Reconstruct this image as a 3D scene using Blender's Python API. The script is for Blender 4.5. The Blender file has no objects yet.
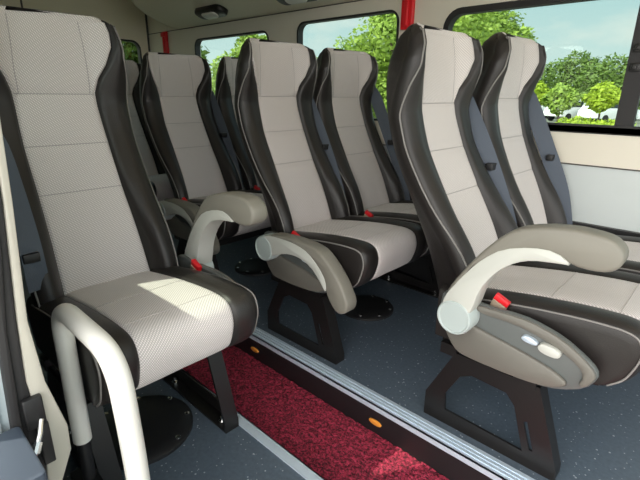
import bpy, math, random
import numpy as np
from mathutils import Vector, Matrix, noise
from mathutils.geometry import tessellate_polygon
random.seed(7)
scene = bpy.context.scene
COL = scene.collection
R = math.radians

# ------------------------------------------------------------------ materials
MATS = {}
def new_mat(name):
    m = bpy.data.materials.new(name); m.use_nodes = True
    nt = m.node_tree
    b = nt.nodes['Principled BSDF']
    MATS[name] = m
    return m, nt, b
def N(nt, t, **kw):
    n = nt.nodes.new(t)
    for k, v in kw.items():
        if k in n.inputs: n.inputs[k].default_value = v
        else: setattr(n, k, v)
    return n
def L(nt, a, b): nt.links.new(a, b)
def plain(name, col, rough=0.5, metal=0.0, spec=0.5, bump=0.0, bscale=200.0, var=0.0, vscale=8.0, coat=0.0):
    m, nt, b = new_mat(name)
    b.inputs['Base Color'].default_value = (*col, 1)
    b.inputs['Roughness'].default_value = rough
    b.inputs['Metallic'].default_value = metal
    b.inputs['Specular IOR Level'].default_value = spec
    b.inputs['Coat Weight'].default_value = coat
    tc = N(nt, 'ShaderNodeTexCoord')
    if var:
        n = N(nt, 'ShaderNodeTexNoise', Scale=vscale, Detail=4.0); L(nt, tc.outputs['Object'], n.inputs['Vector'])
        mx = N(nt, 'ShaderNodeMix', data_type='RGBA')
        mx.inputs['A'].default_value = (*[c*(1-var) for c in col], 1)
        mx.inputs['B'].default_value = (*[min(1, c*(1+var)) for c in col], 1)
        L(nt, n.outputs['Fac'], mx.inputs['Factor']); L(nt, mx.outputs['Result'], b.inputs['Base Color'])
    if bump:
        n = N(nt, 'ShaderNodeTexNoise', Scale=bscale, Detail=3.0); L(nt, tc.outputs['Object'], n.inputs['Vector'])
        bp = N(nt, 'ShaderNodeBump', Strength=bump, Distance=0.002); L(nt, n.outputs['Fac'], bp.inputs['Height'])
        L(nt, bp.outputs['Normal'], b.inputs['Normal'])
    return m

def fabric_mat(name, light, dark, scale):
    m, nt, b = new_mat(name)
    b.inputs['Roughness'].default_value = 0.9
    b.inputs['Specular IOR Level'].default_value = 0.15
    b.inputs['Sheen Weight'].default_value = 0.15
    uv = N(nt, 'ShaderNodeUVMap')
    w1 = N(nt, 'ShaderNodeTexWave', bands_direction='DIAGONAL', wave_type='BANDS', Scale=scale, Distortion=0.0)
    mp = N(nt, 'ShaderNodeMapping'); mp.inputs['Scale'].default_value = (-1.9, 1, 0.0001)
    w2 = N(nt, 'ShaderNodeTexWave', bands_direction='DIAGONAL', wave_type='BANDS', Scale=scale, Distortion=0.0)
    mp0 = N(nt, 'ShaderNodeMapping'); mp0.inputs['Scale'].default_value = (1, 1.0, 0.0001)
    L(nt, uv.outputs['UV'], mp0.inputs['Vector']); L(nt, mp0.outputs['Vector'], w1.inputs['Vector'])
    L(nt, uv.outputs['UV'], mp.inputs['Vector']); L(nt, mp.outputs['Vector'], w2.inputs['Vector'])
    mu = N(nt, 'ShaderNodeMath', operation='MULTIPLY'); L(nt, w1.outputs['Fac'], mu.inputs[0]); L(nt, w2.outputs['Fac'], mu.inputs[1])
    pw = N(nt, 'ShaderNodeMath', operation='POWER'); L(nt, mu.outputs[0], pw.inputs[0]); pw.inputs[1].default_value = 0.6
    mx = N(nt, 'ShaderNodeMix', data_type='RGBA')
    mx.inputs['A'].default_value = (*dark, 1); mx.inputs['B'].default_value = (*light, 1)
    L(nt, pw.outputs[0], mx.inputs['Factor']); L(nt, mx.outputs['Result'], b.inputs['Base Color'])
    bp = N(nt, 'ShaderNodeBump', Strength=0.35, Distance=0.001); L(nt, pw.outputs[0], bp.inputs['Height'])
    L(nt, bp.outputs['Normal'], b.inputs['Normal'])
    return m

FAB = fabric_mat('grey_mesh_fabric', (.89, .835, .82), (.43, .40, .39), 75.0)
LEA = plain('black_leather', (.019, .0165, .0155), 0.40, bump=.25, bscale=350, spec=.42)
PIPE = plain('grey_piping', (.22, .21, .20), .5)
STI = plain('dark_thread', (.36, .34, .34), .8)
STC = plain('grey_thread', (.46, .43, .42), .8)
SHL = plain('grey_plastic', (.143, .136, .118), .42, bump=.1, bscale=900)
SHD = plain('blue_grey_plastic', (.105, .115, .112), .42, bump=.1, bscale=900)
CAPM = plain('pale_blue_grey_plastic', (.42, .48, .47), .4)
DTR = plain('door_edge_trim', (.50, .475, .41), .45)
PAD = plain('grey_pad_plastic', (.205, .195, .165), .5, bump=.15, bscale=700)
WHP = plain('pale_plastic', (.50, .51, .47), .4)
BLK = plain('black_plastic', (.012, .012, .013), .45)
BLM = plain('black_painted_steel', (.009, .008, .0078), .38, var=.2)
RED = plain('red_plastic', (.70, .012, .02), .4)
BEI = plain('beige_buckle_plastic', (.33, .26, .19), .5)
WEB = plain('seat_belt_webbing', (.085, .103, .135), .75, bump=.4, bscale=400)
CHR = plain('chrome_steel', (.7, .7, .68), .25, metal=1.0)
RAILM = plain('white_coated_steel', (.80, .79, .74), .35, var=.04)
RUB = plain('black_rubber', (.018, .017, .018), .6)
WALLB = plain('beige_wall_trim', (.75, .71, .61), .6, bump=.05, bscale=300)
WALLW = plain('pale_wall_panel', (.58, .63, .63), .45, var=.03)
CEIL = plain('beige_headliner', (.84, .77, .61), .85, bump=.2, bscale=500)
BODY = plain('pale_painted_body', (.62, .70, .72), .3, coat=.4)
ALU = plain('aluminium_nosing', (.58, .68, .78), .35, metal=.3, var=.1, vscale=30)
AMB = plain('amber_lens', (.85, .33, .05), .3)
LENS = plain('lamp_lens', (.75, .73, .68), .4)
SEA = plain('panel_seam', (.10, .09, .08), .8)
DGR = plain('dark_grey_panel', (.045, .060, .085), .55)
BARK = plain('tree_bark', (.10, .07, .05), .9, bump=.6, bscale=30)
CARW = plain('white_car_paint', (.75, .77, .78), .25, coat=.5)
CARG = plain('car_glass', (.03, .04, .05), .1)
LAWN = plain('lawn_and_asphalt', (.16, .17, .14), .95, var=.25, vscale=.6)
PAVE = plain('pale_bounce_paving', (.48, .46, .42), .9, var=.12, vscale=2.0)

def floor_mat():
    m, nt, b = new_mat('speckled_vinyl')
    b.inputs['Roughness'].default_value = .38
    tc = N(nt, 'ShaderNodeTexCoord')
    v = N(nt, 'ShaderNodeTexVoronoi', Scale=62.0, Randomness=1.0); L(nt, tc.outputs['Object'], v.inputs['Vector'])
    n = N(nt, 'ShaderNodeTexNoise', Scale=45.0, Detail=2.0); L(nt, tc.outputs['Object'], n.inputs['Vector'])
    ad = N(nt, 'ShaderNodeMath', operation='MULTIPLY_ADD'); L(nt, n.outputs['Fac'], ad.inputs[0]); ad.inputs[1].default_value = .5
    L(nt, v.outputs['Distance'], ad.inputs[2])
    cr = N(nt, 'ShaderNodeValToRGB')
    cr.color_ramp.elements[0].position = .33; cr.color_ramp.elements[0].color = (.55, .60, .64, 1)
    cr.color_ramp.elements[1].position = .40; cr.color_ramp.elements[1].color = (.115, .152, .195, 1)
    L(nt, ad.outputs[0], cr.inputs['Fac'])
    n2 = N(nt, 'ShaderNodeTexNoise', Scale=90.0, Detail=3.0); L(nt, tc.outputs['Object'], n2.inputs['Vector'])
    mx = N(nt, 'ShaderNodeMix', data_type='RGBA', blend_type='MULTIPLY'); mx.inputs['Factor'].default_value = .5
    L(nt, cr.outputs['Color'], mx.inputs['A']); L(nt, n2.outputs['Fac'], mx.inputs['B']); L(nt, mx.outputs['Result'], b.inputs['Base Color'])
    return m
FLO = floor_mat()
def carpet_mat():
    m, nt, b = new_mat('red_loop_carpet')
    b.inputs['Roughness'].default_value = .8
    tc = N(nt, 'ShaderNodeTexCoord')
    n = N(nt, 'ShaderNodeTexNoise', Scale=120.0, Detail=3.0, Roughness=.7); L(nt, tc.outputs['Object'], n.inputs['Vector'])
    cr = N(nt, 'ShaderNodeValToRGB')
    cr.color_ramp.elements[0].position = .40; cr.color_ramp.elements[0].color = (.07, .004, .012, 1)
    cr.color_ramp.elements[1].position = .62; cr.color_ramp.elements[1].color = (.52, .035, .085, 1)
    L(nt, n.outputs['Fac'], cr.inputs['Fac']); L(nt, cr.outputs['Color'], b.inputs['Base Color'])
    bp = N(nt, 'ShaderNodeBump', Strength=1.0, Distance=.006); L(nt, n.outputs['Fac'], bp.inputs['Height']); L(nt, bp.outputs['Normal'], b.inputs['Normal'])
    return m
CARP = carpet_mat()
def glass_mat(name, tint):
    m, nt, b = new_mat(name)
    nt.nodes.remove(b)
    t = N(nt, 'ShaderNodeBsdfTransparent', Color=tint)
    g = N(nt, 'ShaderNodeBsdfGlossy', Roughness=.02)
    mx = N(nt, 'ShaderNodeMixShader', Fac=.04); L(nt, t.outputs[0], mx.inputs[1]); L(nt, g.outputs[0], mx.inputs[2])
    L(nt, mx.outputs[0], nt.nodes['Material Output'].inputs['Surface'])
    return m
GLA = glass_mat('tinted_window_glass', (.80, .86, .83, 1))
GLD = glass_mat('dark_tinted_window_glass', (.42, .46, .42, 1))  # rear panes: extra tint put in to dim the light on the rearmost seat
def leaf_mat(name, a, c):
    m, nt, b = new_mat(name)
    b.inputs['Roughness'].default_value = .6
    tc = N(nt, 'ShaderNodeTexCoord')
    n = N(nt, 'ShaderNodeTexNoise', Scale=5.0, Detail=6.0, Roughness=.9); L(nt, tc.outputs['Object'], n.inputs['Vector'])
    cr = N(nt, 'ShaderNodeValToRGB')
    cr.color_ramp.elements[0].position = .35; cr.color_ramp.elements[0].color = (*a, 1)
    cr.color_ramp.elements[1].position = .65; cr.color_ramp.elements[1].color = (*c, 1)
    L(nt, n.outputs['Fac'], cr.inputs['Fac']); L(nt, cr.outputs['Color'], b.inputs['Base Color'])
    tr = N(nt, 'ShaderNodeBsdfTranslucent'); L(nt, cr.outputs['Color'], tr.inputs['Color'])
    mx = N(nt, 'ShaderNodeMixShader', Fac=.35); L(nt, b.outputs[0], mx.inputs[1]); L(nt, tr.outputs[0], mx.inputs[2])
    L(nt, mx.outputs[0], nt.nodes['Material Output'].inputs['Surface'])
    return m
LFD = leaf_mat('dark_leaves', (.06, .12, .02), (.20, .31, .055))
LFM = leaf_mat('fresh_leaves', (.08, .17, .02), (.46, .62, .10))
LFY = leaf_mat('yellow_green_leaves', (.22, .34, .02), (.55, .68, .06))

# ------------------------------------------------------------------ helpers
def link(name, mesh, parent=None):
    o = bpy.data.objects.new(name, mesh); COL.objects.link(o)
    if parent is not None: o.parent = parent
    return o
def tag(o, label=None, cat=None, group=None, kind=None):
    if label: o['label'] = label
    if cat: o['category'] = cat
    if group: o['group'] = group
    if kind: o['kind'] = kind
    return o
def empty(name, loc, rz=0):
    o = bpy.data.objects.new(name, None); COL.objects.link(o); o.location = loc; o.rotation_euler = (0, 0, rz)
    o.empty_display_size = .1
    return o

class MB:
    def __init__(s): s.v = []; s.f = []; s.uv = {}
    def add(s, vs, fs):
        k = len(s.v); s.v += [tuple(map(float, p)) for p in vs]; s.f += [tuple(i+k for i in f) for f in fs]; return s
    def box(s, x0, x1, y0, y1, z0, z1, r=0.0):
        if r <= 0:
            vs = [(x, y, z) for x in (x0, x1) for y in (y0, y1) for z in (z0, z1)]
            return s.add(vs, [(0, 1, 3, 2), (4, 6, 7, 5), (0, 4, 5, 1), (2, 3, 7, 6), (0, 2, 6, 4), (1, 5, 7, 3)])
        pts = rrect(x0, x1, y0, y1, r, 3)
        return s.prism_z(pts, z0, z1, r*.6)
    def prism(s, pts, y0, y1, r=0.0, axis='y'):
        """outline in (x,z) extruded along y with rounded rims; axis 'z': outline (x,y) along z; 'x': outline (y,z) along x"""
        pts = np.array(pts, float)
        a = sum(pts[i][0]*pts[(i+1) % len(pts)][1]-pts[(i+1) % len(pts)][0]*pts[i][1] for i in range(len(pts)))
        if a < 0: pts = pts[::-1]
        t = np.roll(pts, -1, 0)-np.roll(pts, 1, 0); t /= np.maximum(np.linalg.norm(t, axis=1), 1e-9)[:, None]
        nin = np.stack([-t[:, 1], t[:, 0]], 1)
        if r > 0: rows = [(y0, 1.0), (y0+.3*r, .3), (y0+r, 0), (y1-r, 0), (y1-.3*r, .3), (y1, 1.0)]
        else: rows = [(y0, 0), (y1, 0)]
        vs = []; n = len(pts)
        for y, k in rows:
            q = pts+nin*r*k
            for p in q:
                vs.append((p[0], y, p[1]) if axis == 'y' else (p[0], p[1], y) if axis == 'z' else (y, p[0], p[1]))
        fs = []
        for j in range(len(rows)-1):
            for i in range(n):
                b = (i+1) % n; q = (j*n+i, j*n+b, (j+1)*n+b, (j+1)*n+i)
                fs.append(q if axis == 'y' else q)
        m = len(rows)-1
        fs += [tuple(range(n))[::-1], tuple(m*n+i for i in range(n))]
        return s.add(vs, fs)
    def prism_z(s, pts, z0, z1, r): return s.prism(pts, z0, z1, r, 'z')
    def tube(s, pts, rad, n=10, cap=True):
        pts = [Vector(p) for p in pts]; up = None; rings = []
        k0 = len(s.v); m = len(pts)
        for i, p in enumerate(pts):
            t = (pts[min(i+1, m-1)]-pts[max(i-1, 0)]).normalized()
            if up is None:
                up = Vector((0, 0, 1)) if abs(t.z) < .9 else Vector((1, 0, 0))
            a = t.cross(up).normalized(); up = a.cross(t).normalized()
            rr = rad[i] if hasattr(rad, '__len__') else rad
            for j in range(n):
                th = 2*math.pi*j/n; q = p+(a*math.cos(th)+up*math.sin(th))*rr; s.v.append(tuple(q))
        for i in range(m-1):
            for j in range(n):
                b = (j+1) % n; s.f.append((k0+i*n+j, k0+i*n+b, k0+(i+1)*n+b, k0+(i+1)*n+j))
        if cap: s.f += [tuple(k0+j for j in range(n))[::-1], tuple(k0+(m-1)*n+j for j in range(n))]
        return s
    def lathe(s, prof, c, axis='z', n=32):
        """prof: list of (radius, height)"""
        vs = []; fs = []
        for r, h in prof:
            for j in range(n):
                th = 2*math.pi*j/n; a, b = r*math.cos(th), r*math.sin(th)
                vs.append((c[0]+a, c[1]+b, c[2]+h) if axis == 'z' else (c[0]+a, c[1]+h, c[2]-b))
        for i in range(len(prof)-1):
            for j in range(n):
                b = (j+1) % n; fs.append((i*n+j, i*n+b, (i+1)*n+b, (i+1)*n+j))
        fs += [tuple(range(n))[::-1], tuple((len(prof)-1)*n+j for j in range(n))]
        return s.add(vs, fs)
    def plate(s, outer, holes, d0, d1, plane='xz'):
        """flat plate with holes, outline in the plane, thickness d0..d1 along the third axis"""
        loops = [list(outer)]+[list(h) for h in holes]
        tri = tessellate_polygon([[Vector((p[0], p[1], 0)) for p in l] for l in loops])
        flat = [p for l in loops for p in l]; n = len(flat)
        f = lambda p, d: (p[0], d, p[1]) if plane == 'xz' else (p[0], p[1], d) if plane == 'xy' else (d, p[0], p[1])
        vs = [f(p, d0) for p in flat]+[f(p, d1) for p in flat]
        fs = [tuple(t) for t in tri]+[tuple(n+i for i in t[::-1]) for t in tri]
        k = 0
        for l in loops:
            m = len(l)
            for i in range(m):
                b = (i+1) % m; fs.append((k+i, k+b, n+k+b, n+k+i))
            k += m
        return s.add(vs, fs)
    def mesh(s, name, mat, smooth=None, uvs=None):
        me = bpy.data.meshes.new(name); me.from_pydata(s.v, [], s.f); me.update()
        import bmesh
        bm = bmesh.new(); bm.from_mesh(me); bmesh.ops.recalc_face_normals(bm, faces=bm.faces); 
        if uvs is not None:
            ul = bm.loops.layers.uv.new('UVMap')
            for f in bm.faces:
                for lp in f.loops: lp[ul].uv = uvs[lp.vert.index]
        bm.to_mesh(me); bm.free()
        me.materials.append(mat)
        if smooth is not None:
            me.polygons.foreach_set('use_smooth', [True]*len(me.polygons))
            if smooth < 180: me.set_sharp_from_angle(angle=R(smooth))
        return me
    def build(s, name, mat, parent=None, smooth=35, uvs=None):
        return link(name, s.mesh(name, mat, smooth, uvs), parent)

def rrect(x0, x1, y0, y1, r, k=6):
    out = []
    for cx, cy, a0 in ((x1-r, y1-r, 0), (x0+r, y1-r, 90), (x0+r, y0+r, 180), (x1-r, y0+r, 270)):
        for i in range(k+1):
            a = R(a0+90*i/k); out.append((cx+r*math.cos(a), cy+r*math.sin(a)))
    return out
def chaikin(p, it=2):
    p = [np.array(q, float) for q in p]
    for _ in range(it):
        o = []
        for i in range(len(p)):
            a, b = p[i], p[(i+1) % len(p)]; o += [a*.75+b*.25, a*.25+b*.75]
        p = o
    return [tuple(q) for q in p]
def crom(P, k):
    """open Catmull-Rom, k samples per span; control points stay at indices i*k"""
    P = np.array(P, float); n = len(P); out = []
    for i in range(n-1):
        p0, p1, p2, p3 = P[max(i-1, 0)], P[i], P[i+1], P[min(i+2, n-1)]
        for j in range(k):
            t = j/k
            out.append(.5*((2*p1)+(-p0+p2)*t+(2*p0-5*p1+4*p2-p3)*t*t+(-p0+3*p1-3*p2+p3)*t**3))
    out.append(P[-1]); return np.array(out)
def arc_path(pts, rad, k=8):
    """polyline with rounded corners"""
    pts = [Vector(p) for p in pts]; out = [pts[0]]
    for i in range(1, len(pts)-1):
        p, a, b = pts[i], (pts[i-1]-pts[i]), (pts[i+1]-pts[i])
        r = min(rad, a.length*.49, b.length*.49); a = p+a.normalized()*r; b = p+b.normalized()*r
        for j in range(k+1):
            t = j/k; out.append(a*(1-t)**2+p*2*t*(1-t)+b*t*t)
    out.append(pts[-1]); return out

# ------------------------------------------------------------------ the seat
def interp(z, tab): return float(np.interp(z, [a for a, _ in tab], [b for _, b in tab]))
S1, S2, S3 = .989, .846, .718
WF = [(.38, .130), (.465, .126), (.718, .116), (.846, .115), (.95, .110), (.99, .110), (1.03, .122), (1.07, .144), (1.12, .161), (1.16, .163), (1.20, .152)]
EF = [(.38, .012), (.50, .008), (.70, .0), (.95, 0.0), (.99, .002), (1.03, .012), (1.07, .028), (1.12, .040), (1.2, .034)]
YR = [(.38, .172), (.95, .168), (1.05, .178), (1.12, .181), (1.2, .168)]
DR = [(.38, .062), (.50, .064), (.56, .056), (.65, .034), (.75, .018), (.87, .010), (.96, .014), (1.03, .036), (1.08, .052), (1.15, .060), (1.2, .050)]
YO = [(.38, .206), (.70, .207), (.95, .208), (1.05, .208), (1.12, .203), (1.17, .193), (1.2, .184)]
CURVE = [(.022, .375), (0.0, .465), (-.044, .595), (-.100, .718), (-.160, .846), (-.196, .960), (-.204, 1.03), (-.206, 1.12), (-.214, 1.186)]
KX = 3
def ring(z):
    wf, ef, yr, dr, yo = (interp(z, t) for t in (WF, EF, YR, DR, YO))
    seam = sum(math.exp(-((z-q)/.006)**2) for q in (S1, S2, S3))*.005
    sy = interp(z, [(.38, .064), (.90, .057), (.985, .095), (1.05, .096), (1.2, .088)])
    fb = ef*.10 if z > 1.0 else 0
    rk = 1.0 if z < 1.04 else max(.22, math.sqrt(max(0, 1-((z-1.04)/.163)**2)))
    bk = lambda d: d if d > -.02 else -.02+(d+.02)*rk
    return [(0, -seam), (sy, fb-seam), (wf-.008, ef-.001-seam*.6), (wf, ef-.006), (wf+.010, ef+.004+(dr-ef)*.3), ((wf+yr)/2+.004, ef+(dr-ef)*.85),
            (yr, dr), (yo-.009, dr-.012), (yo, dr-.032*(.45+.55*rk)), (yo-.003, dr-.055*(.40+.60*rk)), (yo-.020, dr-.078*(.40+.60*rk)), (yo-.06, bk(-.095)), (yo*.45, bk(-.110)), (0, bk(-.112))]
FI = 3*KX                                  # ring index where the fabric ends
def make_back_meshes():
    path = crom(CURVE, 9)
    st = []
    n = len(path)
    for i in range(n):
        t = path[min(i+1, n-1)]-path[max(i-1, 0)]; t /= np.linalg.norm(t)
        st.append((path[i], np.array([t[1], -t[0]]), path[i][1], 1.0, 0.0))
    # rounded crown
    for a in (15, 32, 50, 68, 84):
        p = path[-1]+np.array([-.004, .020*math.sin(R(a))]); st.append((p, np.array([1.0, .0]), 1.2, math.cos(R(a)), 1-math.cos(R(a))))
    half = []
    for p, nr, z, ds, ys in st:
        rg = crom(ring(z), KX)
        row = []
        for y, d in rg:
            y2 = y*(1-.10*ys); d2 = .004+(d-.004)*ds
            q = p+nr*d2
            drop = 0
            if z > 1.10: drop = (.040*max(0, (abs(y)-.140)/.055)**2)*min(1, (z-1.10)/.08)
            row.append((q[0], y2, q[1]-drop))
        half.append(row)
    m = len(half[0]); ns = len(half)
    full = [[(x, -y, z) for x, y, z in row[:0:-1]]+[row[0]]+row[1:-1] for row in half]  # from back centre round
    w = len(full[0]); c = m-1
    # arc length for UV
    s = [0]
    for i in range(1, ns): s.append(s[-1]+float(np.linalg.norm(np.array(half[i][0])-np.array(half[i-1][0]))))
    fabk = n+3
    lea = MB(); fab = MB()
    vs = [v for row in full for v in row]
    uv = [(full[i][j][1], s[i]) for i in range(ns) for j in range(w)]
    lf, ff = [], []
    for i in range(ns-1):
        for j in range(w):
            b = (j+1) % w; q = (i*w+j, i*w+b, (i+1)*w+b, (i+1)*w+j)
            (ff if (c-FI <= j < c+FI and i < fabk) else lf).append(q)
    lf.append(tuple(range(w))[::-1]); lf.append(tuple((ns-1)*w+j for j in range(w)))
    def sub(fs):
        used = sorted({i for f in fs for i in f}); mp = {i: k for k, i in enumerate(used)}
        b = MB(); b.v = [vs[i] for i in used]; b.f = [tuple(mp[i] for i in f) for f in fs]; return b, [uv[i] for i in used]
    lb, _ = sub(lf); fb, fu = sub(ff)
    ML = lb.mesh('backrest', LEA, 180); MF = fb.mesh('back_fabric', FAB, 180, fu)
    MP = []; pi = 7*KX
    for sg in (1, -1):
        pts = []
        for i in range(0, n+2):
            k = interp(st[i][2], [(.38, 7.0), (.55, 7.3), (.70, 7.9), (.95, 7.9), (1.03, 7.2), (1.09, 6.5), (1.2, 6.3)])*KX; k0 = int(k); q = np.array(half[i][k0])*(1-k+k0)+np.array(half[i][k0+1])*(k-k0)
            pts.append((q[0]+.0015, sg*(q[1]+.0015), q[2]))
        MP.append(MB().tube(pts, .0026, 6).mesh('piping', PIPE, 180))
    MS = []
    for z in (S1, S2, S3):
        i = min(range(n), key=lambda k: abs(path[k][1]-z)); row = half[i][:FI]
        MS.append(MB().tube([(x+.0005, -y, zz) for x, y, zz in row[::-1]]+[(x+.0005, y, zz) for x, y, zz in row[1:]], .0012, 5).mesh('stitching', STI, 180))
    for sg in (1, -1):
        i0 = min(range(n), key=lambda k: abs(path[k][1]-S1))
        MS.append(MB().tube([(half[i][KX][0], sg*half[i][KX][1], half[i][KX][2]) for i in range(i0, n)], .0013, 5).mesh('stitching', STI, 180))
    return ML, MF, MP, MS

CPATH = [(-.055, .452), (0.0, .456), (.10, .472), (.20, .487), (.30, .498), (.37, .502), (.415, .500), (.443, .487), (.456, .458), (.455, .425), (.437, .375), (.407, .346), (.385, .335)]
def make_cushion_meshes():
    path = crom(CPATH, 4); n = len(path); half = []
    for i in range(n):
        t = path[min(i+1, n-1)]-path[max(i-1, 0)]; t /= np.linalg.norm(t); nr = np.array([-t[1], t[0]])
        p = path[i]; f = i/(n-1); wf = .124
        xb = -.055+(.385+.055)*f; zb = .298+.036*f**2
        prof = crom([(0, 0), (wf*.5, .002), (wf-.008, .001), (wf, -.004), (wf+.012, .003), (.165, .007), (.190, .003), (.204, -.008), (.209, -.03)], KX)
        row = []
        for y, d in prof:
            q = p+nr*d*(1 if f < .8 else max(0.2, (1-f)/.2)); row.append((q[0], y, q[1]))
        e = row[-1]
        for k in (.34, .68): row.append((e[0]*(1-k)+xb*k, .209-.004*k, e[2]*(1-k)+zb*k))
        row.append((xb, .203, zb)); row.append((xb, 0, zb)); half.append(row)
    m = len(half[0]); full = [[(x, -y, z) for x, y, z in row[:0:-1]]+[row[0]]+row[1:-1] for row in half]; w = len(full[0]); c = m-1
    s = [0]
    for i in range(1, n): s.append(s[-1]+float(np.linalg.norm(path[i]-path[i-1])))
    vs = [v for row in full for v in row]; uv = [(full[i][j][1], s[i]) for i in range(n) for j in range(w)]
    lf, ff = [], []
    for i in range(n-1):
        for j in range(w):
            b = (j+1) % w; q = (i*w+j, i*w+b, (i+1)*w+b, (i+1)*w+j)
            (ff if (c-FI <= j < c+FI and i >= 3) else lf).append(q)
    lf.append(tuple(range(w))[::-1])
    def sub(fs):
        used = sorted({i for f in fs for i in f}); mp = {i: k for k, i in enumerate(used)}
        b = MB(); b.v = [vs[i] for i in used]; b.f = [tuple(mp[i] for i in f) for f in fs]; return b, [uv[i] for i in used]
    lb, _ = sub(lf); fb, fu = sub(ff)
    MP = []; MS = []
    for sg in (1, -1):
        MP.append(MB().tube([(half[i][7*KX][0], sg*(half[i][7*KX][1]+.002), half[i][7*KX][2]+.001) for i in range(4, n-3)], .0025, 6).mesh('piping', PIPE, 180))
        MP.append(MB().tube([(half[i][m-2][0], sg*half[i][m-2][1], half[i][m-2][2]+.004) for i in range(12, n)], .0025, 6).mesh('piping', PIPE, 180))
    for i in (13, 21):
        row = half[i][:FI]; MS.append(MB().tube([(x, -y, z+.0003) for x, y, z in row[::-1]]+[(x, y, z+.0003) for x, y, z in row[1:]], .0011, 5).mesh('stitching', STC, 180))
    return lb.mesh('seat_cushion', LEA, 50), fb.mesh('cushion_fabric', FAB, 180, fu), MP, MS

PIV = (.045, .432)
PADP = [(.013, .495), (.030, .530), (.055, .572), (.085, .617), (.117, .658), (.143, .686), (.168, .705), (.22, .722), (.284, .731), (.33, .729), (.361, .724), (.381, .708),
        (.388, .690), (.384, .668), (.367, .653), (.335, .647), (.298, .650), (.262, .668), (.211, .665), (.149, .645), (.110, .612), (.077, .572), (.045, .525), (.020, .485)]
BRKP = [(.300, .6505), (.262, .675), (.211, .673), (.146, .653), (.104, .618), (.070, .577), (.038, .530), (.012, .487), (.003, .44), (.03, .41), (.075, .425), (.092, .475), (.104, .53), (.128, .575), (.154, .605), (.182, .627), (.215, .641), (.265, .648)]
SHP = [(-.024, .456), (-.022, .40), (.004, .346), (.030, .312), (.060, .297), (.163, .295), (.26, .299), (.315, .312), (.365, .340), (.386, .376), (.382, .400), (.352, .423), (.304, .450), (.25, .466), (.200, .474), (.093, .468), (.03, .482), (-.01, .478)]
UPP = [(.06, .466), (.2, .472), (.25, .465), (.304, .449), (.352, .421), (.380, .396), (.383, .378), (.362, .345), (.350, .352), (.358, .376), (.343, .398), (.295, .423), (.24, .439), (.19, .448), (.09, .446)]
BULP = [(-.015, .395), (.012, .345), (.036, .314), (.063, .302), (.163, .300), (.255, .304), (.305, .318), (.335, .340), (.300, .362), (.22, .382), (.12, .398), (.05, .412)]
LEGO = [(.020, .262), (-.065, .085), (-.065, .0), (.335, .0), (.335, .03), (.258, .262)]
LEGH = [(.040, .190), (.000, .110), (.004, .052), (.245, .045), (.205, .175), (.178, .205), (.075, .210)]

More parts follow.
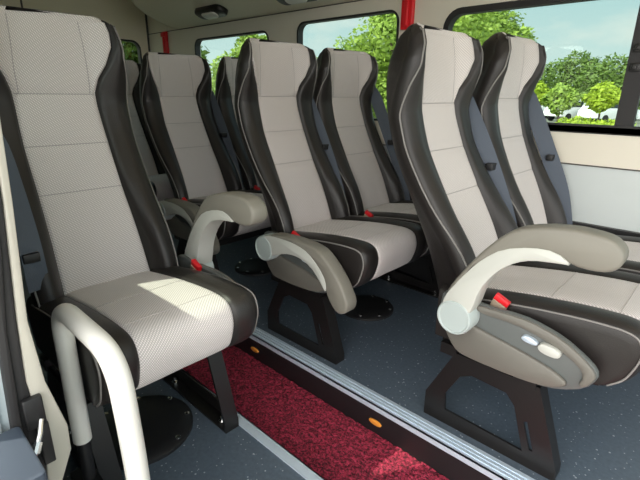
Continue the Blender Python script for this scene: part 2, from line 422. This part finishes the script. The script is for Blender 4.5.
CACHE = {}
def cached(key, fn):
    if key not in CACHE: CACHE[key] = fn()
    return CACHE[key]
def mir(pts, s): return pts
def make_seat(x, y, recline, label, group, arm=None, arm_angle=0.0, arm_side=-1, belt='plus', leg_sides=(-1,), buckle_side=-1):
    t = empty('passenger_seat', (x, y, 0)); tag(t, label, 'seat', group)
    ML, MF, MP, MS = cached('back', make_back_meshes)
    def turn(o, a):                        # recline about the junction line
        o.matrix_parent_inverse = Matrix(); o.rotation_euler = (0, -a, 0)
        pv = Vector((0, 0, .43)); o.location = pv-(Matrix.Rotation(-a, 3, 'Y') @ pv)
    bk = link('backrest', ML, t); turn(bk, R(recline))
    link('back_fabric', MF, bk)
    for q in MP: link('piping', q, bk)
    for q in MS: link('stitching', q, bk)
    CL, CF, CP, CS = cached('cush', make_cushion_meshes)
    cu = link('seat_cushion', CL, t); link('cushion_fabric', CF, cu)
    for q in CP: link('piping', q, cu)
    for q in CS: link('stitching', q, cu)
    def fr():
        b = MB(); b.box(-.04, .30, -.180, .180, .270, .300); b.box(-.03, .02, -.208, .208, .250, .285); b.box(.19, .25, -.208, .208, .250, .285); return b.mesh('seat_frame', BLM, 35)
    link('seat_frame', cached('frame', fr), t)
    for sd in leg_sides:
        def lg():
            b = MB(); y0, y1 = (-.2035, -.1965) if sd < 0 else (.1965, .2035)
            b.plate(LEGO, [LEGH, [(.235, .14), (.262, .06), (.272, .06), (.245, .145)]], y0, y1)
            ys = (-.2035, -.155) if sd < 0 else (.155, .2035)
            b.prism([(.325, 0), (.337, 0), (.337, .03), (.260, .262), (.252, .262), (.326, .03)], *ys)
            b.prism([(-.067, 0), (-.061, 0), (-.061, .085), (.024, .262), (.017, .262), (-.067, .087)], *ys)
            b.box(-.065, .335, min(ys), max(ys), 0, .006)
            return b.mesh('leg', BLM, 30)
        l = link('leg', cached(('leg', sd), lg), t)
        def bo():
            b = MB()
            b.lathe([(.012, 0), (.012, .006), (.006, .012), (.006, .02)], (0, 0, 0), n=10)
            return b.mesh('bolt', CHR, 35)
        for bx in (0.0, .29): link('bolt', cached('bolt', bo), l).location = (bx, sd*.175, .006)
    if arm:
        sd = arm_side
        def yy(a, b): return (min(sd*a, sd*b), max(sd*a, sd*b))
        def sh():
            b = MB(); b.prism(chaikin(SHP, 1), *yy(.236, .256), r=.007); return b.mesh('side_shield', SHD, 40)
        s = link('side_shield', cached(('sh', sd), sh), t)
        link('shield_cover', cached(('bul', sd), lambda: MB().prism(chaikin(BULP, 2), *yy(.252, .266), r=.008).mesh('shield_cover', SHL, 40)), s)
        link('shield_rim', cached(('upp', sd), lambda: MB().prism(chaikin(UPP, 1), *yy(.252, .265), r=.006).mesh('shield_rim', SHL, 40)), s)
        def lv():
            b = MB()
            b.prism(chaikin([(.250, .405), (.303, .399), (.306, .424), (.256, .432)], 2), *yy(.25, .275), r=.004); return b.mesh('recline_lever', WHP, 40)
        link('recline_lever', cached(('lv', sd), lv), s)
        def lv2():
            b = MB(); b.prism(chaikin([(.206, .415), (.248, .410), (.252, .424), (.215, .434)], 2), *yy(.25, .268), r=.004); return b.mesh('slide_lever', ALU, 40)
        link('slide_lever', cached(('lv2', sd), lv2), s)
        def place(o):                      # swing about the pivot
            a = R(arm_angle); pv = Vector((PIV[0], 0, PIV[1])); o.rotation_euler = (0, a, 0); o.location = pv-(Matrix.Rotation(a, 3, 'Y') @ pv)
        def br():
            b = MB(); b.prism(chaikin(BRKP, 1), *yy(.247, .308), r=.004); return b.mesh('arm_bracket', WHP, 40)
        a = link('armrest', cached(('br', sd), br), t); place(a)
        tag(a, 'pale plastic armrest bracket under a grey pad')
        def pd():
            b = MB(); b.prism(chaikin(PADP, 1), *yy(.249, .306), r=.008); return b.mesh('arm_pad', PAD, 50)
        link('arm_pad', cached(('pd', sd), pd), a)
        def dc():
            b = MB(); h = [(.050, .256), (.050, .302), (.047, .310), (.043, .311), (.041, .3085), (.02, .309), (.001, .309)]
            b.lathe([(r, sd*q) for r, q in h], (PIV[0], 0, PIV[1]), axis='y', n=36); return b.mesh('pivot_cap', CAPM, 30)
        link('pivot_cap', cached(('dc', sd), dc), a)
    # belt
    def bt():
        b = MB()
        if belt == 'plus':
            path = crom([(-.285, .205, 1.035), (-.245, .211, .985), (-.140, .213, .80), (-.045, .213, .60), (.005, .213, .45)], 6); wd = np.array([.025, .012, .012])
        elif belt == 'wall':
            path = crom([(-.245, .205, 1.06), (-.185, .211, .99), (-.075, .213, .78), (.0, .213, .62), (.045, .213, .45)], 6); wd = np.array([.026, .012, .012])
        else:
            path = crom([(-.235, -.194, .99), (-.120, -.184, .86), (-.050, -.185, .76), (.010, -.188, .66), (.040, -.190, .58), (.048, -.191, .505)], 6); wd = np.array([-.006, .027, .0])
        n = len(path); vs = []; fs = []
        for i, p in enumerate(path):
            k = .55+.45*min(1, i/6); tw = np.cross(path[min(i+1, n-1)]-path[max(i-1, 0)], wd); tw /= np.linalg.norm(tw)
            for q in (p-wd*k+tw*.001, p+wd*k+tw*.001, p+wd*k-tw*.001, p-wd*k-tw*.001): vs.append(q)
        for i in range(n-1):
            for j in range(4): fs.append((i*4+j, i*4+(j+1) % 4, (i+1)*4+(j+1) % 4, (i+1)*4+j))
        fs += [(3, 2, 1, 0), tuple((n-1)*4+j for j in range(4))]
        b.add(vs, fs); return b.mesh('seat_belt', WEB, 30)
    be = link('seat_belt', cached(('belt', belt), bt), t)
    def tg():
        b = MB()
        c = (-.118, .211, .765) if belt == 'plus' else (-.062, .213, .760) if belt == 'wall' else (.034, -.190, .592)
        b.box(c[0]-.012, c[0]+.014, c[1]-.024, c[1]+.016, c[2]-.012, c[2]+.012, .004)
        return b.mesh('belt_tongue', BLK, 35)
    link('belt_tongue', cached(('tongue', belt), tg), be)
    bs = buckle_side
    def bk1():
        b = MB(); y0, y1 = (min(bs*.2105, bs*.2275), max(bs*.2105, bs*.2275))
        b.prism([(.085, .40), (.125, .40), (.150, .468), (.112, .484)], y0, y1, .004); return b.mesh('buckle', BEI, 35)
    bu = link('buckle', cached(('buck', bs), bk1), t)
    def bk2():
        b = MB(); y0, y1 = (min(bs*.2115, bs*.2265), max(bs*.2115, bs*.2265))
        b.prism([(.112, .484), (.150, .468), (.156, .483), (.119, .500)], y0, y1, .002); return b.mesh('release_button', RED, 35)
    link('release_button', cached(('rb', bs), bk2), bu)
    return t

G1, G2 = 'aisle seats of the paired rows', 'window seats of the paired rows'
AX, BX, CX, DX = -.513, -1.304, -2.10, -2.90
YA, YW = 1.338, 1.795
make_seat(AX, YA, 2.7, 'grey and black seat across the aisle with raised armrest, frontmost of the aisle row', G1, True, 0)
make_seat(AX, YW, -1.5, 'window seat beneath the big window, beside the seat with the raised pale armrest', G2, leg_sides=(1,), belt='wall')
make_seat(BX, YA, 0, 'grey and black aisle seat with lowered armrest, second from front across the aisle', G1, True, 55)
make_seat(BX, YW, .4, 'window seat behind the frontmost pair, with green leaves seen beside its headrest', G2, leg_sides=(1,), belt='wall')
make_seat(CX, YA, 2.7, 'shaded aisle seat third from front, seen between the near single seat and second pair', G1, True, 55)
make_seat(CX, YW, 1.5, 'mostly hidden window seat third from front, only its dark headrest edge showing', G2, leg_sides=(1,), belt='wall')
make_seat(DX, YA, 2.0, 'rearmost dark seat, a sliver of headrest below the rear window', G1, True, 55)
make_seat(BX, .467, -1.2, 'large single seat nearest the camera, on the door side beside the white rail', None, True, 0, arm_side=1, belt='minus', leg_sides=(-1, 1), buckle_side=1)

# ------------------------------------------------------------------ body shell
def struct(o, label=None): o['kind'] = 'structure'; return o
XF, XR = 1.3, -4.0
YL = 2.06
# floors
b = MB(); b.box(XR, XF, 1.058, YL+.05, -.14, 0.0); o = struct(b.build('floor', FLO, smooth=None))
b = MB(); b.box(XR, -.45, .13, .700, -.14, 0.0); struct(b.build('floor', FLO, smooth=None))
b = MB(); b.box(XR, XF, .700, 1.058, -.16, -.125); b.box(-.45, XF, .10, .700, -.16, -.125); struct(b.build('floor', BLK, smooth=None))
# carpet runner: fine bumpy surface
def carpet():
    b = MB(); nx, ny = 330, 44; x0, x1, y0, y1 = -2.6, .6, .703, 1.05
    for i in range(nx+1):
        for j in range(ny+1):
            x = x0+(x1-x0)*i/nx; y = y0+(y1-y0)*j/ny
            z = -.112+.006*noise.noise((x*55, y*55, 0))+.004*noise.noise((x*110, y*110, 3))
            b.v.append((x, y, z))
    for i in range(nx):
        for j in range(ny):
            k = i*(ny+1)+j; b.f.append((k, k+ny+1, k+ny+2, k+1))
    c = MB(); c.box(x0, x1, y0, y1, -.125, -.119)
    b.add(c.v, c.f)
    return b.build('aisle_carpet', CARP, smooth=180)
tag(carpet(), 'red loop pile carpet runner lying in the sunken aisle', 'carpet')
# nosings and risers
b = MB()
b.box(XR, XF, 1.046, 1.104, 0.0, .004); b.box(XR, XF, 1.046, 1.050, -.018, .004)
for k in range(3): b.box(XR, XF, 1.060+.014*k, 1.065+.014*k, .004, .0065)
struct(b.build('trim_1', ALU, smooth=None))
b = MB(); b.box(XR, XF, 1.052, 1.058, -.125, 0.0); struct(b.build('trim_2', BLK, smooth=None))
b = MB(); b.box(XR, -.45, .672, .706, 0.0, .004); b.box(XR, -.45, .702, .706, -.018, .004); struct(b.build('trim_3', ALU, smooth=None))
for x, lab in ((-.71, 'amber oval step light on the black riser, below the frontmost aisle seat'), (-1.36, 'amber oval step light on the riser, at the front corner of the large near seat')):
    t = empty('step_light', (x, 1.052, -.066)); tag(t, lab, 'light', 'step lights on the aisle riser')
    b = MB(); b.prism([(.026*math.cos(2*math.pi*i/24), .0105*math.sin(2*math.pi*i/24)) for i in range(24)], -.008, 0, .003); b.build('lens', AMB, t)
    b = MB(); b.prism([(.029*math.cos(2*math.pi*i/24), .0135*math.sin(2*math.pi*i/24)) for i in range(24)], -.003, 0.0, .001); b.build('bezel', BLK, t)

# left wall with windows
Z0, Z1 = .862, 1.375
HA = rrect(-1.150, .85, Z0, Z1, .085); HB = rrect(-2.135, -1.400, Z0, Z1+.03, .06); HC = rrect(-3.275, -2.400, Z0, Z1+.01, .06)
b = MB(); b.plate([(XR-.05, .735), (XF, .735), (XF, 1.90), (XR-.05, 1.90)], [HA, HB, HC], YL, YL+.05); struct(b.build('wall_left', WALLB, smooth=None))
b = MB(); b.box(XR-.05, XF, YL+.004, YL+.05, .50, .735); struct(b.build('wall_left', WALLW, smooth=None))
b = MB(); b.box(XR-.05, XF, YL-.02, YL+.05, 0, .50); struct(b.build('wall_left', BLK, smooth=None))
b = MB(); b.box(XR, XF, YL-.003, YL+.004, .733, .738); b.box(XR, XF, YL-.003, YL+.004, 1.468, 1.473); struct(b.build('trim_4', SEA, smooth=None))
def inset(x0, x1, z0, z1, r, d): return rrect(x0+d, x1-d, z0+d, z1-d, max(r-d, .01))
k = 0
for (x0, x1, z0, z1, r, d) in ((-1.150, .85, Z0, Z1, .085, .026), (-2.135, -1.400, Z0, Z1+.03, .06, .010), (-3.275, -2.400, Z0, Z1+.01, .06, .010)):
    k += 1
    b = MB(); b.box(x0-.03, x1+.03, YL+.040, YL+.044, z0-.03, z1+.03); w = struct(b.build('window_%d' % k, GLA, smooth=None))
    b = MB(); b.plate(rrect(x0-.001, x1+.001, z0-.001, z1+.001, r), [inset(x0, x1, z0, z1, r, d)], YL-.004, YL+.039)
    if k == 1:
        b.box(-.385, -.325, YL+.006, YL+.038, z0+.02, z1-.02); b.box(x0+.03, x1-.03, YL-.004, YL+.02, z0+.003, z0+.034)
    b.build('window_frame', RUB, w, smooth=None)
    if k == 1:
        for z in (1.171, 1.105):
            b = MB(); b.box(-.376, -.338, YL-.004, YL+.008, z-.014, z+.014, .004); b.box(-.366, -.350, YL-.016, YL-.004, z-.008, z+.008, .003)
            b.build('window_latch', BLM, w)
# cove along the top of the wall, ceiling, rear wall
prof = [(YL, 1.472), (1.98, 1.487), (1.90, 1.510), (1.80, 1.548), (1.72, 1.600), (1.67, 1.680), (1.66, 1.90), (YL, 1.90)]
b = MB(); b.prism(prof, -3.50, XF, 0, 'x')
for q in b.v: pass
struct(b.build('trim_5', CEIL, smooth=40))
b = MB(); b.box(XR-.05, XF, .0, YL+.05, 1.88, 1.92); struct(b.build('ceiling', CEIL, smooth=None))
RW = rrect(1.215, 1.975, .92, 1.412, .075); RW2 = rrect(.26, 1.02, .92, 1.412, .075)
b = MB(); b.plate([(.05, -.14), (YL+.05, -.14), (YL+.05, 1.90), (.05, 1.90)], [RW, RW2], XR-.05, XR, 'yz'); struct(b.build('wall_back', CEIL, smooth=None))
for q, (y0, y1) in enumerate(((1.215, 1.975), (.26, 1.02))):
    b = MB(); b.box(XR-.044, XR-.040, y0-.03, y1+.03, .89, 1.44); w = struct(b.build('window_%d' % (4+q), GLD, smooth=None))
    b = MB(); b.plate(rrect(y0-.001, y1+.001, .919, 1.413, .075), [inset(y0, y1, .92, 1.412, .075, .012)], XR-.039, XR+.006, 'yz'); b.build('window_frame', RUB, w, smooth=None)
b = MB(); b.box(XR, XR+.004, 1.113, 1.125, 0, 1.88); b.box(XR, XR+.006, 2.045, 2.06, 1.33, 1.88); struct(b.build('trim_6', SEA, smooth=None))
# right wall behind the door opening, with an unseen window shaped for the cushion's sun patch, door header and front part
XP = -.75
WR = rrect(-1.44, -1.06, 1.03, 1.39, .05); WR2 = rrect(-2.75, -1.95, 1.03, 1.39, .05); WR3 = rrect(-3.75, -2.92, 1.03, 1.39, .05)
b = MB(); b.plate([(XR-.05, -.14), (XP-.01, -.14), (XP-.01, 1.66), (XF, 1.66), (XF, 1.90), (XR-.05, 1.90)], [WR], .055, .112); struct(b.build('wall_right', BODY, smooth=None))
for q, (x0, x1) in enumerate(((-1.44, -1.06),)):
    b = MB(); b.box(x0-.02, x1+.02, .060, .064, 1.01, 1.41); w = struct(b.build('window_%d' % (6+q), GLA, smooth=None))
    b = MB(); b.plate(rrect(x0-.001, x1+.001, 1.029, 1.391, .05), [inset(x0, x1, 1.03, 1.39, .05, .012)], .066, .118); b.build('window_frame', RUB, w, smooth=None)
# door edge: body, seal, white trim
def strip(name, pts, x0, x1, mat):
    b = MB(); b.prism(pts, x0, x1, .003, 'x'); return struct(b.build(name, mat, smooth=40))
strip('trim_7', [(.02, -.2), (.04, .2), (.075, .438), (.086, .656), (.10, .78), (.12, 1.66), (.06, 1.66), (.0, .7), (-.02, -.2)], XP-.12, XP-.002, BODY)
strip('trim_8', [(.062, -.2), (.088, .2), (.099, .438), (.110, .656), (.126, .78), (.165, 1.66), (.15, 1.66), (.113, .78), (.098, .656), (.086, .438), (.070, .2), (.045, -.2)], XP-.02, XP+.012, RUB)
strip('trim_9', [(.094, -.1), (.112, .2), (.121, .372), (.127, .458), (.121, .56), (.126, .666), (.141, .85), (.172, 1.66), (.160, 1.66), (.126, .78), (.110, .656), (.099, .438), (.088, .2), (.065, -.2)], XP-.02, XP+.004, RUB)
strip('trim_10', [(.118, .345), (.128, .458), (.121, .56), (.127, .666), (.142, .85), (.178, 1.66), (.193, 1.66), (.153, .85), (.140, .662), (.146, .549), (.165, .45), (.163, .40), (.140, .345)], XP-.05, XP+.006, DTR)
strip('trim_11', [(.112, -.1), (.118, .345), (.142, .36), (.142, -.1)], XP-.05, XP-.01, RUB)
b = MB(); b.box(XP-.35, XP-.04, .112, .135, -.1, 1.0); b.box(XP-1.6, XP-.35, .112, .125, 0, 1.0); struct(b.build('wall_right', BLK, smooth=None))
# low sill panel by the door edge
b = MB(); b.box(-.735, -.600, -.03, .098, .30, .500, .008); struct(b.build('trim_12', DGR))
# door catch
t = empty('door_catch', (XP+.006, .125, .45)); tag(t, 'small black door catch with a chrome rod on the white door edge', 'catch')
b = MB(); b.box(0, .012, -.018, .010, .03, .085, .004); b.box(0, .008, -.006, .012, -.05, .03, .003); b.build('plate', BLK, t)
b = MB(); b.tube([(.012, .002, .042), (.028, -.006, .030), (.050, -.030, -.004)], .0045, 10); b.tube([(.034, -.013, .021), (.042, -.021, .009)], .0075, 10); b.build('rod', CHR, t)

# white grab rail
t = empty('grab_rail', (-.76, .235, 0)); tag(t, 'white bent tube grab rail standing at the front of the near seat', 'rail')
pth = arc_path([(-.197, 0, .240), (-.188, 0, .585), (.085, 0, .585), (.103, 0, .40), (.112, 0, .0)], .072, 10)
b = MB(); b.tube(pth, .0196, 20); b.build('tube', RAILM, t, smooth=60)
b = MB(); b.box(-.245, -.150, -.030, .020, 0, .13, .006); b.tube([(-.199, 0, .13), (-.197, 0, .245)], .015, 14); b.build('rear_socket', BLK, t)
b = MB(); b.lathe([(.04, 0), (.04, .006), (.03, .012)], (.112, 0, 0), n=20); b.build('floor_flange', BLK, t)

# round black floor covers
def cover(x, y, r, lab):
    t = empty('floor_cover', (x, y, 0)); tag(t, lab, 'floor cover', 'round floor covers')
    b = MB(); b.lathe([(r, 0), (r, .010), (r-.012, .018), (r-.05, .022), (.001, .024)], (0, 0, 0), n=40); b.build('disc', BLK, t)
    for i in range(8):
        a = 2*math.pi*(i+.5)/8; b = MB(); b.lathe([(.008, 0), (.008, .004), (.004, .006)], ((r-.016)*math.cos(a), (r-.016)*math.sin(a), .016), n=10); b.build('bolt', CHR, t)
cover(-1.175, 1.60, .130, 'round black floor cover between the frontmost pair of seats and the second pair')
cover(-1.975, 1.56, .130, 'round black floor cover in the shade beyond the second aisle seat')
cover(-1.17, .450, .155, 'round black floor cover under the large near seat')

# red emergency hammers
def hammer(x, z, lab):
    t = empty('emergency_hammer', (x, YL, z)); tag(t, lab, 'hammer', 'emergency hammers')
    b = MB(); b.box(-.035, .035, -.022, 0.0, -.085, .085, .008); b.build('holder', RED, t)
    b = MB(); b.box(-.010, .012, -.034, -.022, -.07, .05, .005); b.box(-.03, .03, -.036, -.022, .045, .075, .005); b.build('hammer', RED, t)
hammer(-1.345, 1.390, 'red emergency hammer on the pillar between the two large left windows')
hammer(-3.70, 1.385, 'red emergency hammer in the rear corner above the shaded seat')
# ceiling lamps on the cove
def lamp(x, lab):
    t = empty('ceiling_lamp', (x, 1.885, 1.514)); t.rotation_euler = (R(-22), 0, 0); tag(t, lab, 'lamp', 'lamps on the ceiling cove')
    b = MB(); b.prism_z(rrect(-.15, .15, -.05, .05, .045), -.030, .012, .010); b.build('base', BLM, t)
    b = MB(); b.prism_z(rrect(-.075, .075, -.03, .03, .025), -.042, -.028, .006); b.build('lens', LENS, t)
lamp(-2.77, 'oval dark lamp with pale lens on the cove, whole in view')
lamp(-1.95, 'oval dark lamp on the cove cut off by the top edge of the picture')

# ------------------------------------------------------------------ outside
b = MB(); b.box(-90, 60, -40, 110, -.78, -.70); struct(b.build('ground', LAWN, smooth=None))
b = MB(); b.box(-8, 6, -9, 2.9, -.70, -.69); struct(b.build('ground', PAVE, smooth=None))  # unseen pale paving added to bounce sunlight in through the door
def crown_mesh(blobs, n, size, mat, name='crown', seed=1):
    rnd = random.Random(seed); b = MB()
    tot = sum(q[3]**2 for q in blobs)
    for cx, cy, cz, r in blobs:
        for _ in range(int(n*r*r/tot)):
            d = Vector((rnd.gauss(0, 1), rnd.gauss(0, 1), rnd.gauss(0, 1))).normalized()
            rr = r*(.55+.5*rnd.random()**.6)*(1+.25*noise.noise(d*2.3+Vector((cx, cy, cz))))
            p = Vector((cx, cy, cz))+Vector((d.x*rr, d.y*rr, d.z*rr*.85))
            u = Vector((rnd.gauss(0, 1), rnd.gauss(0, 1), rnd.gauss(0, .6))).normalized(); w = u.cross(d if abs(u.dot(d)) < .95 else Vector((0, 0, 1))).normalized()
            s = size*(.6+.8*rnd.random())
            k = len(b.v); b.v += [tuple(p-u*s), tuple(p+w*s*.5), tuple(p+u*s), tuple(p-w*s*.5)]; b.f.append((k, k+1, k+2, k+3))
    me = bpy.data.meshes.new(name); me.from_pydata(b.v, [], b.f); me.update(); me.materials.append(mat); return me
def tree(name, label, cat, group, base, blobs, n, size, mat, trunk_r=.12, seed=1, branches=True):
    t = empty(name, base); tag(t, label, cat, group)
    link('crown', crown_mesh(blobs, n, size, mat, 'crown', seed), t)
    if trunk_r:
        top = max(q[2] for q in blobs)
        bm = MB(); bm.tube([(0, 0, 0), (.03, .02, top*.4), (-.02, 0, top*.8)], [trunk_r, trunk_r*.75, trunk_r*.3], 8)
        if branches:
            for q in blobs:
                bm.tube([(0, .01, min(q[2], top)*.55), (q[0]*.5, q[1]*.5, q[2]*.8), (q[0], q[1], q[2])], [trunk_r*.4, trunk_r*.25, trunk_r*.1], 6)
        bm.build('trunk', BARK, t, smooth=180)
    return t
TG = 'trees outside the windows'
tree('tree', 'leafy tree filling the window behind the second window seat', 'tree', TG, (-5.2, 7.6, -.7),
     [(-.7, -.2, 2.3, .6), (-.55, -.2, 2.0, .75), (.6, 0, 1.5, .8), (.2, 0, 2.75, .85), (.7, .2, 2.0, .8), (0, .3, 1.7, .8), (1.15, .3, 2.7, .65), (-.25, .1, 3.1, .4), (1.3, .2, 1.9, .6)], 20000, .050, LFM, .10, 2)
tree('tree', 'tree with flat spreading branches in the narrow rear side window', 'tree', TG, (-9.4, 7.4, -.7),
     [(-.6, 0, 2.25, .55), (.2, .1, 2.65, .5), (.9, .1, 2.2, .55), (0, 0, 1.9, .7), (-1.2, 0, 1.8, .5), (.1, -.1, 2.95, .22)], 7000, .06, LFM, .09, 3)
tree('tree', 'bright green tree whose crown reaches above the frontmost seats', 'tree', TG, (-5.2, 10.0, -.7),
     [(-1.3, 0, 3.3, .6), (.4, .1, 3.0, .6), (-.1, 0, 3.0, .7), (-.5, 0, 2.8, .9), (.2, 0, 3.35, .75), (.75, .15, 3.0, .6), (-.6, .2, 3.7, .7), (.1, .2, 2.4, .8), (1.25, .1, 2.75, .40), (-1.2, 0, 2.6, .8)], 20000, .052, LFM, .12, 4)
tree('tree', 'dark green tree seen through the rear window', 'tree', TG, (-8.3, 4.0, -.7),
     [(-.3, -.3, 2.3, .8), (.2, .5, 2.2, .7), (0, 0, 1.6, .8), (-.2, .2, 3.0, .6)], 4000, .09, LFD, .12, 5)
tree('tree', 'dark tree far behind, beyond the bright spreading crown', 'tree', TG, (-13, 15.5, -.7), [(0, 0, 2.2, 1.6), (-1.5, 0, 2.0, 1.3), (1.6, 0, 1.7, 1.2)], 5000, .13, LFD, .15, 6)
BG = 'far dark trees beyond the car park'
far = [(-23.0, 46, 4.1, 'leftmost of the far dark trees, behind the frontmost headrests'), (-15.6, 43, 4.2, 'far dark tree second from the left along the car park edge'), (-12.4, 46.5, 4.9, 'far dark tree in the middle of the row, the tallest'),
       (-8.6, 43, 4.2, 'far dark tree second from the right, beside the window post'), (-5.4, 47, 4.4, 'rightmost of the far dark trees, behind the window post')]
for i, (x, y, h, lab) in enumerate(far):
    rr = 1.55
    tree('tree', lab, 'tree', BG, (x, y, -.7), [(0, 0, h-.7, rr), (-1.3, .2, h-1.2, 1.45), (1.3, -.2, h-1.1, 1.45), (0, -.6, h-2.4, 1.7), (1.5, 0, h-2.9, 1.5), (-1.5, 0, h-2.9, 1.5), (.3, 0, 1.2, 1.4)], 5200, .17, LFD, .2, 10+i, False)
SG = 'light green young trees before the dark ones'
for i, (x, y, h, lab) in enumerate(((-9.3, 27.6, 2.5, 'light green young tree on the left, beside the window headrest'), (-7.5, 26.2, 2.3, 'light green young tree in the middle of three'), (-6.0, 27.9, 2.4, 'light green young tree on the right, beside the window post'))):
    tree('young_tree', lab, 'tree', SG, (x, y, -.7), [(0, 0, h-.45, .55), (-.45, 0, h-.8, .45), (.45, .1, h-.75, .48), (0, -.1, h-1.05, .5)], 1300, .13, LFY if i != 1 else LFM, .06, 30+i)
for i, (x, y, lab) in enumerate(((-7.2, 20.6, 'clipped yellow-green shrub nearest the headrest, below the window'), (-5.5, 22.0, 'clipped yellow-green shrub in the middle, before the white cars'), (-3.9, 20.6, 'clipped yellow-green shrub beside the window post'))):
    tree('shrub', lab, 'shrub', 'low shrubs before the parked cars', (x, y, -.7), [(0, 0, .55, .40), (-.45, 0, .50, .38), (.45, 0, .48, .38), (0, 0, .3, .5)], 1500, .08, LFY, .03, 50+i)
def car(x, y, lab, rz=0.0):
    t = empty('parked_car', (x, y, -.7), rz); tag(t, lab, 'car', 'white cars in the car park')
    sx = 1.85; b = MB(); b.prism(chaikin([(sx*p, q) for p, q in [(-1.05, .25), (-1.08, .75), (-.95, .95), (-.80, 1.42), (-.6, 1.52), (.25, 1.50), (.62, 1.02), (1.05, .86), (1.12, .5), (1.08, .25)]], 1), -.8, .8, .06); b.build('body', CARW, t)
    for sd in (-1, 1):
        b = MB(); y0, y1 = sorted((sd*.79, sd*.806)); b.prism([(sx*p, q) for p, q in [(-.80, 1.0), (-.68, 1.38), (.18, 1.38), (.47, 1.0)]], y0, y1); b.build('side_window', CARG, t, smooth=None)
    b = MB(); b.prism([(sx*p, q) for p, q in [(.60, 1.03), (.30, 1.42), (.315, 1.43), (.62, 1.04)]], -.66, .66); b.build('windscreen', CARG, t, smooth=None)
    for wx in (-.68*sx, .68*sx):
        for wy in (-.72, .72):
            b = MB(); b.lathe([(.28, -.09), (.30, -.07), (.30, .07), (.28, .09)], (wx, wy, .30), axis='y', n=18); b.build('wheel', RUB, t)
for x, y, lab in ((-12.6, 39.5, 'white parked car furthest left, behind the shrub by the headrest'), (-9.6, 37.0, 'white parked car in the middle, seen above the shrubs'), (-7.2, 36.4, 'white parked car beside the window post')):
    car(x, y, lab, R(62))

# ------------------------------------------------------------------ light
w = bpy.data.worlds.new('sky'); scene.world = w; w.use_nodes = True; nt = w.node_tree
bg = nt.nodes['Background']
tc = N(nt, 'ShaderNodeTexCoord'); sp = N(nt, 'ShaderNodeSeparateXYZ'); L(nt, tc.outputs['Generated'], sp.inputs[0])
cr = N(nt, 'ShaderNodeValToRGB'); el = cr.color_ramp.elements
el[0].position = 0.0; el[0].color = (.88, 1.0, .98, 1); el[1].position = .6; el[1].color = (.42, .68, .88, 1)
e = el.new(.16); e.color = (.62, .84, .88, 1)
L(nt, sp.outputs['Z'], cr.inputs['Fac'])
mp = N(nt, 'ShaderNodeMapping'); mp.inputs['Scale'].default_value = (3.0, 3.0, 7.0); L(nt, tc.outputs['Generated'], mp.inputs['Vector'])
cn = N(nt, 'ShaderNodeTexNoise', Scale=1.6, Detail=6.0, Roughness=.55); L(nt, mp.outputs['Vector'], cn.inputs['Vector'])
c2 = N(nt, 'ShaderNodeValToRGB'); c2.color_ramp.elements[0].position = .48; c2.color_ramp.elements[1].position = .68
L(nt, cn.outputs['Fac'], c2.inputs['Fac'])
mx = N(nt, 'ShaderNodeMix', data_type='RGBA'); L(nt, c2.outputs['Color'], mx.inputs['Factor']); L(nt, cr.outputs['Color'], mx.inputs['A']); mx.inputs['B'].default_value = (1.0, 1.02, .98, 1)
ws = N(nt, 'ShaderNodeMapRange'); ws.inputs['From Min'].default_value = .1; ws.inputs['From Max'].default_value = -.5
L(nt, sp.outputs['Y'], ws.inputs['Value'])
mw = N(nt, 'ShaderNodeMix', data_type='RGBA'); L(nt, ws.outputs['Result'], mw.inputs['Factor']); L(nt, mx.outputs['Result'], mw.inputs['A']); mw.inputs['B'].default_value = (.93, .91, .88, 1)
L(nt, mw.outputs['Result'], bg.inputs['Color'])
# the half of the sky round the sun is brighter
mr = N(nt, 'ShaderNodeMapRange'); mr.inputs['From Min'].default_value = .15; mr.inputs['From Max'].default_value = -.7; mr.inputs['To Min'].default_value = 1.12; mr.inputs['To Max'].default_value = 4.6
L(nt, sp.outputs['Y'], mr.inputs['Value']); L(nt, mr.outputs['Result'], bg.inputs['Strength'])
sl = bpy.data.lights.new('sun', 'SUN'); sl.energy = 6.0; sl.angle = R(.6); sl.color = (1.0, .93, .78)
so = bpy.data.objects.new('sun', sl); COL.objects.link(so)
d = Vector((.6, 1.0, -1.5)).normalized(); so.rotation_euler = d.to_track_quat('-Z', 'Y').to_euler(); so.location = (-3, -6, 8)

# ------------------------------------------------------------------ camera
f, pi, ya, ro = 444.93, R(18.226), R(46.954), R(.714)
fh = Vector((-math.cos(ya), math.sin(ya), 0)); up = Vector((0, 0, 1)); Rt = fh.cross(up)
F = fh*math.cos(pi)-up*math.sin(pi); U = Rt.cross(F)
R2 = Rt*math.cos(ro)+U*math.sin(ro); U2 = U*math.cos(ro)-Rt*math.sin(ro)
cd = bpy.data.cameras.new('camera'); co = bpy.data.objects.new('camera', cd); COL.objects.link(co)
M = Matrix((R2, U2, -F)).transposed().to_4x4(); M.translation = Vector((0, 0, 1.0)); co.matrix_world = M
cd.sensor_fit = 'HORIZONTAL'; cd.sensor_width = 36; cd.lens = f/640*36; cd.clip_start = .02; cd.clip_end = 300
scene.camera = co
vs = scene.view_settings; vs.view_transform = 'Standard'; vs.look = 'None'; vs.exposure = 0.12; vs.gamma = 1.0; vs.use_curve_mapping = False
